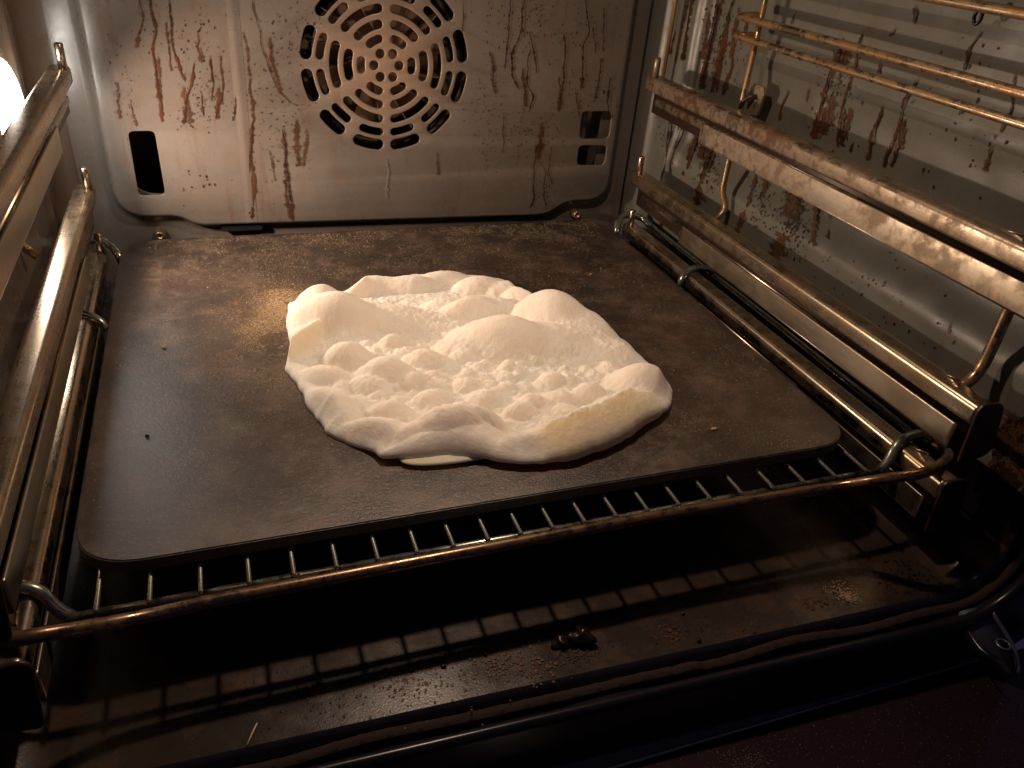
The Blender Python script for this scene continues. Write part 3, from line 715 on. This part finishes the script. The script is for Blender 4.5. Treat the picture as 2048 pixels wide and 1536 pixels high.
# front puffed lip lifts clear of the steel
A3 = math.atan2(*(onz((770, 915), .003)[:2]-BC)[::-1])
lf = sm(A3-.25, A3+.05, TH)*(1-sm(A2-.05, A2+.10, TH))
zb = .0006+lf*.0034*(1-sm(0, .022, E))
rim = sm(0, .0035, E)
H = .0032*np.sqrt(np.clip(1-(1-np.clip(E/.0030, 0, 1))**2, 0, 1))
edge_roll = .0008*np.exp(-((E-.005)/.0035)**2)
top = zb+H+np.maximum(acc*edge_in*(1-lipw*(1-sm(.016, .030, E))), .72*cre*rim)+np.maximum(lip, puff)+edge_roll*(1-lipw)
mid_ = sm(.004, .02, E)*np.exp(-((acc)/.010)**2)
top += mid_*(.0010*vnoise(BX, BY, 420)+.0006*vnoise(BX+9, BY, 900)+.0013*vnoise(BX+2, BY, 160))*sm(.14, -.01, BY)+.00025*vnoise(BX+6, BY, 1100)*rim
top += .0003*vnoise(BX+4, BY, 300)*rim
Pt = np.stack([BX, BY, top], -1)
nb = 40; rb_ = np.linspace(1, 0, nb); TB, RB = np.meshgrid(th, rb_, indexing='ij'); EB = RT*(1-RB)
zbb = .0006+lf[:, :1]*.0034*(1-sm(0, .022, EB)) 
Pb = np.stack([BC[0]+RT*RB*np.cos(TB), BC[1]+RT*RB*np.sin(TB), zbb-.0001], -1)[:, 1:]
P = np.concatenate([Pt, Pb], 1); P = np.concatenate([P, P[:1]], 0)
me = grid_mesh('flatbread', P)
cr = np.concatenate([crust, np.full((NA, nb-1), 1.0)], 1); cr = np.concatenate([cr, cr[:1]], 0)
at = me.attributes.new('crust', 'FLOAT', 'POINT'); at.data.foreach_set('value', cr.reshape(-1).astype(np.float32))
bm = bmesh.new(); bm.from_mesh(me); bmesh.ops.remove_doubles(bm, verts=bm.verts, dist=2e-6); bmesh.ops.recalc_face_normals(bm, faces=bm.faces); bm.to_mesh(me); bm.free()
bread = link('flatbread', me, M_BREAD, None); tag(bread, 'pale floury raw flatbread puffed into bubbles on the dark baking steel', 'flatbread')
# under-flap of dough below the front lip
c = onz((925, 915), .003); NS = 40; V = []; Fc = []
for i in range(NS+1):
    a = PI*i/NS; 
    for k in range(12):
        b_ = 2*PI*k/12; q = math.sin(a)**.6
        V.append((c[0]-.031*math.cos(a), c[1]+.0085+.012*q*math.cos(b_), .0026+.0022*q*math.sin(b_)))
for i in range(NS):
    for k in range(12): a_, b2 = i*12+k, i*12+(k+1) % 12; Fc.append((a_, b2, b2+12, a_+12))
me = mesh('under_flap', V, Fc); at = me.attributes.new('crust', 'FLOAT', 'POINT'); at.data.foreach_set('value', [.9]*len(V))
fo = link('under_flap', me, M_BREAD, bread)

# ------------------------------------------------------------ scattered grains
TET = np.array([(0, 0, 1), (.94, 0, -.33), (-.47, .82, -.33), (-.47, -.82, -.33), (0, 0, -1)])[:4]
TF = np.array([(0, 1, 2), (0, 2, 3), (0, 3, 1), (1, 3, 2)])
def grains(name, pts, size, m, label=None, cat=None, parent=None, flat=.6):
    n = len(pts); th_ = RNG.uniform(0, 2*PI, n); ca, sa = np.cos(th_), np.sin(th_)
    T = TET[None]*np.asarray(size)[:, None, None]*RNG.uniform(.6, 1.3, (n, 4, 1)); T[..., 2] *= flat
    Vv = np.stack([T[..., 0]*ca[:, None]-T[..., 1]*sa[:, None], T[..., 0]*sa[:, None]+T[..., 1]*ca[:, None], T[..., 2]], -1)+np.asarray(pts)[:, None, :]
    Fv = (TF[None]+4*np.arange(n)[:, None, None]).reshape(-1)
    me = bpy.data.meshes.new(name); me.vertices.add(n*4); me.vertices.foreach_set('co', Vv.reshape(-1).astype(np.float32))
    me.loops.add(n*12); me.loops.foreach_set('vertex_index', Fv.astype(np.int32)); me.polygons.add(n*4)
    me.polygons.foreach_set('loop_start', np.arange(0, n*12, 3, dtype=np.int32)); me.polygons.foreach_set('loop_total', np.full(n*4, 3, dtype=np.int32)); me.update(calc_edges=True)
    o = link(name, me, m, parent, False); o['kind'] = 'stuff'
    if label: tag(o, label, cat)
    return o
pts = []
def scat(n, cx, cy, sx_, sy_, rot=0):
    a = math.radians(rot); u = RNG.normal(0, 1, n)*sx_; v = RNG.normal(0, 1, n)*sy_
    X = cx+u*math.cos(a)-v*math.sin(a); Y = cy+u*math.sin(a)+v*math.cos(a)
    for x, y in zip(X, Y): pts.append((x, y))
def px(p): v = onz(p, 0); return v[0], v[1]
scat(9000, *px((572, 610)), .009, .017, 10); scat(6000, *px((525, 650)), .012, .016, 15); scat(7000, *px((520, 700)), .020, .026, 0); scat(2000, *px((560, 770)), .018, .02)
scat(1500, *px((640, 880)), .03, .012, -20); scat(900, *px((620, 535)), .03, .012); scat(500, *px((1380, 850)), .012, .010); scat(420, *px((1560, 890)), .014, .008); scat(400, *px((1000, 480)), .08, .02); scat(500, *px((1300, 620)), .03, .04)
for _ in range(17000): pts.append((RNG.uniform(-.195, .195), RNG.uniform(-.174, .174)))
for _ in range(7000): pts.append((RNG.uniform(-.16, .19), .174-abs(RNG.normal(0, .03))))
pts = np.array(pts); keep = (np.abs(pts[:, 0]) < .197) & (np.abs(pts[:, 1]) < .1745) & (np.hypot(np.clip(np.abs(pts[:, 0])-.175, 0, 1), np.clip(np.abs(pts[:, 1])-.1526, 0, 1)) < .022)
pts = pts[keep]; n = len(pts); patch = vnoise(pts[:, 0], pts[:, 1], 70)+vnoise(pts[:, 0]+3, pts[:, 1], 200)*.6; pts = pts[patch > -.10+RNG.normal(0, .12, n)]
sz = RNG.uniform(.00011, .00027, len(pts))+(RNG.random(len(pts)) < .02)*.00025
grains('semolina', np.column_stack([pts, sz*.3]), sz, M_FLOUR, 'golden semolina and flour grains dusted over the dark baking steel', 'semolina')
# crumbs and flour on the oven floor and the door
def fl(p): v = onz(p, ZF+.0005); return v[0], v[1]
cp = []
for _ in range(500):
    x = RNG.uniform(-.2, .21); cp.append((x, front_y(x)+abs(RNG.normal(.002, .02)), ZF+.0004))
for (p, s, k_) in (((1145, 1285), .006, 160), ((1110, 1300), .006, 120), ((850, 1340), .02, 120), ((1400, 1280), .01, 30), ((1800, 1130), .010, 260)):
    q = fl(p)
    for _ in range(k_): cp.append((q[0]+RNG.normal(0, s), q[1]+RNG.normal(0, s*.6), ZF+.0005))
cp = np.array(cp); cp = cp[cp[:, 1] > front_y(cp[:, 0])+.001]
grains('burnt_crumbs', cp, RNG.uniform(.00010, .00034, len(cp))*np.where(RNG.random(len(cp)) < .05, 2, 1), M_CRUMBS, 'tiny black and brown crumbs strewn over the oven floor below the rack', 'crumbs')
fp = []
for (p, s, k_) in (((1698, 1195), .0030, 260), ((1675, 1182), .0045, 160)):
    q = fl(p)
    for _ in range(k_): fp.append((q[0]+RNG.normal(0, s), q[1]+RNG.normal(0, s*.7), ZF+.0006+abs(RNG.normal(0, .0006))))
grains('spilled_flour', np.array(fp), RNG.uniform(.0002, .0006, len(fp)), M_FLOUR, 'small pale yellow heap of spilled flour at the front right of the oven floor', 'flour')
dp = []
for _ in range(500): dp.append((RNG.uniform(-.1, .27), RNG.uniform(-.345, -.272), -.0928))
for _ in range(420):
    q = onz((1490, 1530), -.092); dp.append((q[0]+RNG.normal(0, .008), q[1]+RNG.normal(0, .005), -.0927))
grains('door_flour', np.array(dp), RNG.uniform(.0001, .00028, len(dp)), M_FLOUR, 'specks of flour fallen on the dark opened oven door', 'flour')

# single crumbs
def lump(name, c, s, m, label, cat, seed, amp=.35, sub=3, group=None):
    bm = bmesh.new(); bmesh.ops.create_icosphere(bm, subdivisions=sub, radius=1); rg = np.random.default_rng(seed); K = rg.normal(0, 1, (9, 3))*2.6; ph = rg.uniform(0, 6, 9)
    for v in bm.verts:
        p = np.array(v.co); d = 1+amp*sum(math.sin(K[i] @ p+ph[i]) for i in range(9))/4.5
        v.co = Vector((c[0]+p[0]*d*s[0], c[1]+p[1]*d*s[1], c[2]+p[2]*d*s[2]))
    me = bpy.data.meshes.new(name); bm.to_mesh(me); bm.free(); o = link(name, me, m); tag(o, label, cat, group); return o
q = onz((1158, 1272), ZF+.003); lump('charred_lump', (q[0], q[1], ZF+.0035), (.0066, .0044, .0042), M_CHAR, 'larger glossy black charred food lump on the oven floor below the rack', 'charred crumb', 3, .55)
q = onz((1122, 1284), ZF+.002); lump('charred_lump', (q[0], q[1], ZF+.002), (.0040, .0026, .0026), M_CHAR, 'smaller black charred piece touching the left side of the larger lump', 'charred crumb', 5, .5)
for i, (p, s, lb) in enumerate((((1398, 1280), .0013, 'tiny black crumb right of the charred lumps, near the floor edge'), ((1366, 1226), .0010, 'tiny black crumb above the rust patch right of the charred lumps'), ((887, 1332), .0012, 'tiny black crumb on the bright glare of the oven floor, right of another'), ((822, 1339), .0014, 'tiny black crumb at the left of the bright glare on the oven floor'), ((971, 1308), .0009, 'tiny black crumb between the bright glare and the charred lumps'))):
    q = onz(p, ZF+.001); lump('crumb', (q[0], q[1], ZF+.0008), (s, s*.8, s*.7), M_CHAR, lb, 'crumb', 20+i, .4, 2)
q = onz((1428, 856), .001); lump('bran_flake', (q[0], q[1], .0006), (.0022, .0011, .0005), M_CRUMB, 'single pale flake lying right of the flatbread on the baking steel', 'flake', 40, .5, 2)
q = onz((1182, 547), .001); lump('bran_flake', (q[0], q[1], .0005), (.0012, .0007, .0005), M_CRUMB, 'single pale flake behind the flatbread near the back of the baking steel', 'flake', 41, .5, 2)
q = onz((328, 694), .001); lump('crumb', (q[0], q[1], .0008), (.0016, .0010, .0008), M_CRUMB, 'brown crumb on the bright left part of the baking steel', 'crumb', 42, .5, 2)
q = onz((293, 870), .001); lump('crumb', (q[0], q[1], .0006), (.0011, .0008, .0007), M_CHAR, 'dark crumb on the left of the baking steel, nearer the front', 'crumb', 43, .5, 2)
q = onz((503, 1470), ZF+.001); tube_o = tube('fibre', [(q[0]-.002, q[1]-.004, ZF+.0008), (q[0], q[1], ZF+.0012), (q[0]+.0025, q[1]+.005, ZF+.0008)], .00035, M_FLOUR, None, 5)
tag(tube_o, 'short pale fibre lying on the oven floor at the lower left', 'fibre')

# ------------------------------------------------------------ grease runs: thin dried relief on the walls
def runs(name, data, plane, off, m, parent, mm_px=.00028, seed=1):
    """data: list of (points px, width px); plane: px -> 3D; off: push away from the wall"""
    rg = np.random.default_rng(seed); V = []; Fc = []; A = []
    for pts_, wd in data:
        P3 = [np.array(plane(p)) for p in pts_]; Q = []
        for i in range(len(P3)-1):
            n = max(3, int(np.linalg.norm(P3[i+1]-P3[i])/.0009))
            for j in range(n): Q.append(P3[i]+(P3[i+1]-P3[i])*j/n)
        Q.append(P3[-1]); Q = np.array(Q); n = len(Q)
        hdir = np.array((1., 0, 0)) if plane is PB else np.array((0, 1., 0))
        wob = np.cumsum(rg.normal(0, 1, n)); wob -= np.linspace(wob[0], wob[-1], n); wob = np.convolve(wob, np.ones(5)/5, 'same')
        Q = Q+hdir*wob[:, None]*.00032
        ww = wd*mm_px*(.42+.62*np.abs(np.convolve(rg.normal(0, 1.6, n), np.ones(4)/4, 'same')))
        ww *= np.interp(np.linspace(0, 1, n), [0, .08, .75, .95, 1], [.35, .8, 1.1, 1.3, .3])
        base = len(V)
        for i in range(n):
            aa = min(1, i/4+.1)*min(1, (n-1-i)/2+.1)
            for k, (u, al, h) in enumerate(((-1, 0, 0), (-.55, .9, .5), (0, 1, .7), (.55, .9, .5), (1, 0, 0))):
                v = Q[i]+hdir*u*ww[i]*.5+off*(.6+h); V.append(v); A.append(al*aa)
        for i in range(n-1):
            for k in range(4): a = base+i*5+k; Fc.append((a, a+1, a+6, a+5))
    me = mesh(name, V, Fc); at = me.attributes.new('alpha', 'FLOAT', 'POINT'); at.data.foreach_set('value', A)
    o = link(name, me, m, parent); o['kind'] = 'stuff'
    if parent is cover: o.location = (0, 0, 0)
    return o
def dots(name, data, plane, off, m, parent, seed=2):
    rg = np.random.default_rng(seed); V = []; Fc = []; A = []
    for (x0, y0, x1, y1, n, smin, smax) in data:
        for _ in range(n):
            if rg.random() < .75: p = (rg.normal((x0+x1)/2, (x1-x0)/4), rg.normal((y0+y1)/2, (y1-y0)/4))
            else: p = (rg.uniform(x0, x1), rg.uniform(y0, y1))
            c = np.array(plane(p)); s = rg.uniform(smin, smax)*.0004; e = rg.uniform(.9, 2.2) if plane is not PF else 1
            vd = np.array((0, 1., 0)) if plane is PF else np.array((0, 0, 1.))
            h = np.array((0, 1., 0)) if plane is PR else np.array((1., 0, 0)); b = len(V); V.append(c+off*1.2); A.append(1)
            for k in range(6):
                a = PI*k/3+rg.uniform(-.3, .3); V.append(c+h*math.cos(a)*s+vd*math.sin(a)*s*e+off*.5); A.append(.75)
            for k in range(6): Fc.append((b, b+1+k, b+1+(k+1) % 6))
    me = mesh(name, V, Fc); at = me.attributes.new('alpha', 'FLOAT', 'POINT'); at.data.foreach_set('value', A)
    o = link(name, me, m, parent); o['kind'] = 'stuff'
    if parent is cover: o.location = (0, 0, 0)
    return o
PF = None
PB = lambda p: ony(p, YP-.0016)
def PR(p):
    v = onx(p, XR)
    for _ in range(4): v = onx(p, XR-float(wall_in(1, v[1], v[2])))
    return v
offB = np.array((0, -.00022, 0)); offR = np.array((-.0009, 0, 0))
back_d = [([(300, -30), (310, 60), (303, 110), (316, 165), (325, 246)], 11), ([(333, -30), (350, 50), (357, 110), (371, 166)], 8), ([(388, 120), (378, 180), (367, 250)], 11),
          ([(420, 105), (422, 205)], 6), ([(438, 105), (443, 180), (432, 240)], 8), ([(470, 190), (465, 243)], 6), ([(397, 175), (406, 235)], 5), ([(398, 90), (407, 116)], 5),
          ([(508, 230), (502, 320), (500, 360), (505, 440)], 8), ([(567, 250), (570, 330), (573, 385), (586, 443)], 9), ([(505, -10), (520, 80), (535, 130), (558, 185), (578, 205), (597, 213)], 5),
          ([(1028, -30), (1015, 60), (1009, 140)], 7), ([(1049, -30), (1045, 60), (1028, 110), (1024, 150), (1040, 182)], 9), ([(1063, 92), (1060, 137), (1050, 165), (1066, 192), (1060, 225)], 6),
          ([(1127, 58), (1127, 113), (1124, 164), (1116, 226)], 9), ([(1172, -20), (1177, 60), (1165, 96), (1170, 137), (1161, 183)], 7), ([(1206, 10), (1204, 62), (1208, 104)], 6), ([(1186, 51), (1192, 108)], 5),
          ([(1223, 150), (1214, 205), (1224, 238)], 7), ([(1074, 290), (1066, 335), (1069, 393), (1060, 418)], 7), ([(1073, 318), (1090, 342), (1087, 376), (1093, 412)], 7), ([(1104, 290), (1100, 342), (1104, 369)], 5)]
back_f = [([(275, -20), (285, 40), (272, 100)], 9), ([(335, 40), (345, 145)], 9), ([(485, 60), (500, 160), (507, 240)], 9), ([(505, 240), (497, 330), (500, 430)], 16), ([(538, 298), (549, 360)], 7), ([(592, 235), (600, 335)], 22), ([(612, 255), (606, 335)], 14),
          ([(568, 255), (570, 380), (582, 440)], 14), ([(232, 160), (240, 240)], 12), ([(260, 195), (273, 255)], 9), ([(365, 170), (380, 250)], 20), ([(440, 170), (435, 240)], 16), ([(395, 60), (405, 130)], 8), ([(540, 70), (560, 190)], 14), ([(315, 110), (322, 240)], 16),
          ([(1045, 130), (1052, 215)], 18), ([(1085, 240), (1075, 320)], 26), ([(1008, 219), (1004, 308)], 6), ([(873, 300), (875, 352)], 9), ([(929, -10), (924, 65)], 7), ([(1150, 180), (1160, 235)], 10), ([(1060, 60), (1075, 150)], 10), ([(980, 100), (992, 190)], 16), ([(1120, 150), (1118, 225)], 14), ([(1205, 110), (1190, 200)], 10)]
runs('grease_run', back_d, PB, offB, M_GREASE, cover, seed=3); runs('grease_stain', back_f, PB, offB*.6, M_GREASE_F, cover, seed=4)
dots('grease_spots', [(350, 130, 470, 265, 170, .4, 1.3), (480, 90, 640, 360, 240, .4, 1.3), (540, 0, 640, 110, 60, .5, 1.6), (220, 0, 480, 130, 90, .4, 1.5), (940, 120, 1010, 330, 150, .4, 1.4), (990, 210, 1130, 330, 170, .4, 1.5), (960, 0, 1220, 110, 170, .5, 1.6), (1130, 120, 1230, 240, 90, .5, 1.6), (220, 130, 280, 250, 60, .4, 1.1), (360, 340, 440, 400, 14, .6, 2), (1050, 330, 1110, 420, 60, .5, 1.4)], PB, offB, M_GREASE_SHADE, cover, 5)
right_d = [([(1452, -30), (1430, 80), (1413, 145), (1407, 178)], 15), ([(1479, -30), (1457, 52), (1440, 130), (1422, 186)], 13), ([(1474, 75), (1466, 130), (1446, 192)], 13), ([(1391, -20), (1372, 90), (1365, 123)], 18), ([(1440, -20), (1420, 80), (1400, 165)], 14), ([(1462, 30), (1445, 110), (1434, 186)], 12), ([(1380, -20), (1352, 130)], 9), ([(1500, 20), (1490, 70)], 9), ([(1370, 240), (1352, 300), (1346, 330)], 9), ([(1400, 260), (1374, 340)], 12), ([(1436, 290), (1418, 340)], 12), ([(1338, 10), (1325, 130)], 8), ([(1352, 60), (1340, 110)], 8),
           ([(1343, 228), (1334, 298), (1325, 358)], 10), ([(1408, 245), (1380, 307), (1366, 352)], 20), ([(1426, 275), (1408, 350), (1394, 412)], 22), ([(1410, 262), (1402, 320)], 26),
           ([(1687, 90), (1671, 134), (1660, 174), (1648, 214), (1630, 278)], 9), ([(1667, 92), (1672, 120), (1655, 170), (1640, 230), (1622, 272)], 6), ([(1692, 94), (1683, 150), (1660, 215), (1650, 250)], 6), ([(1648, 214), (1640, 240), (1626, 278)], 18),
           ([(1730, 60), (1725, 80), (1714, 134), (1703, 171), (1687, 214), (1676, 296)], 8), ([(1690, 210), (1684, 292)], 15), ([(1770, 210), (1754, 254), (1746, 284), (1734, 322)], 10), ([(1840, 155), (1813, 200), (1802, 235), (1789, 281), (1768, 336)], 11), ([(1816, 236), (1798, 262), (1782, 335)], 10),
           ([(1966, 59), (1944, 96), (1930, 144)], 8), ([(1578, 175), (1567, 214), (1560, 243)], 8), ([(1794, 54), (1779, 74)], 7), ([(1762, 121), (1759, 151)], 9), ([(1834, 8), (1830, 50)], 10), ([(1596, 19), (1583, 50)], 5), ([(1711, 280), (1702, 306)], 8), ([(1832, 196), (1822, 210)], 6), ([(1310, 200), (1300, 280)], 9), ([(1620, 175), (1614, 205)], 6)]
right_f = [([(1450, 60), (1430, 170)], 30), ([(1420, 20), (1405, 120)], 20), ([(1480, 10), (1462, 120)], 22), ([(1700, 90), (1672, 200), (1640, 270)], 30), ([(1720, 130), (1690, 280)], 18), ([(1514, 340), (1496, 403), (1474, 470)], 17), ([(1540, 345), (1508, 440)], 18), ([(1592, 360), (1588, 430), (1562, 473), (1543, 520)], 42), ([(1600, 360), (1560, 480)], 46), ([(1638, 390), (1628, 495)], 20), ([(1664, 405), (1658, 440)], 10),
           ([(1995, 265), (1979, 305), (1969, 346)], 9), ([(2034, 140), (2024, 214), (2000, 268)], 7), ([(1810, 240), (1800, 300)], 16), ([(1425, 320), (1400, 400)], 34), ([(1408, 130), (1400, 180)], 16), ([(1905, 640), (1900, 670)], 8), ([(1911, 672), (1906, 692)], 8), ([(1660, 455), (1655, 480)], 10), ([(1690, 70), (1660, 180)], 14), ([(2046, 830), (2000, 930)], 60), ([(2010, 880), (1985, 940)], 30), ([(2060, 900), (2030, 960)], 50), ([(1362, 230), (1358, 262)], 12)]  # the widest runs, low at the front, paint in shade as well as black drips
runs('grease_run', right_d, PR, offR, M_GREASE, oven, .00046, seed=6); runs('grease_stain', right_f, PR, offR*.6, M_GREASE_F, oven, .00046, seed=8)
dots('grease_spots', [(1560, 360, 1620, 500, 260, .8, 2.4), (1500, 340, 1550, 460, 110, .8, 2), (1390, 230, 1440, 400, 160, .8, 2.4), (1400, 0, 1490, 180, 130, .8, 2.2), (1620, 90, 1720, 300, 120, .6, 2), (1850, 20, 2048, 400, 50, .6, 2.4), (1600, 480, 1900, 720, 60, .7, 2), (1290, 150, 1330, 300, 50, .7, 2)], PR, offR, M_GREASE_SHADE, oven, 9)
runs('pale_drip', [([(772, 315), (773, 350), (775, 397)], 11)], PB, offB, M_LIME, cover, seed=31)
PF = lambda p: onz(p, ZF+.0004)
dots('rust_patch', [(1315, 1240, 1370, 1285, 45, .5, 2.2), (900, 1290, 1130, 1370, 150, .8, 3), (760, 1340, 900, 1400, 50, .6, 2), (1600, 1190, 1660, 1220, 30, 1, 3)], PF, np.array((0, 0, .0003)), M_RUST, oven, 12)
dots('floor_spots', [(1100, 1270, 1200, 1330, 160, .5, 2), (400, 1330, 1000, 1450, 130, .5, 2), (1770, 1120, 1900, 1190, 160, .7, 2.6), (1200, 1230, 1800, 1290, 90, .4, 1.6)], PF, np.array((0, 0, .0003)), M_GREASE_SHADE, oven, 13)
dots('shade_and_drip_film', [(1960, 930, 2048, 1060, 260, 3, 9), (1990, 840, 2048, 930, 90, 2, 6)], PR, offR, M_GREASE_SHADE, oven, 17)  # dark spots paint in the rails' shade on the lower front wall, plus black drips
q = onx((1957, 33), XR-.002); tube('screw_hole', [(XR-.0022, q[1]+.0022*math.cos(t), q[2]+.0036*math.sin(t)) for t in np.linspace(0, 2*PI, 16)], .0010, M_CHAR, oven, 6)
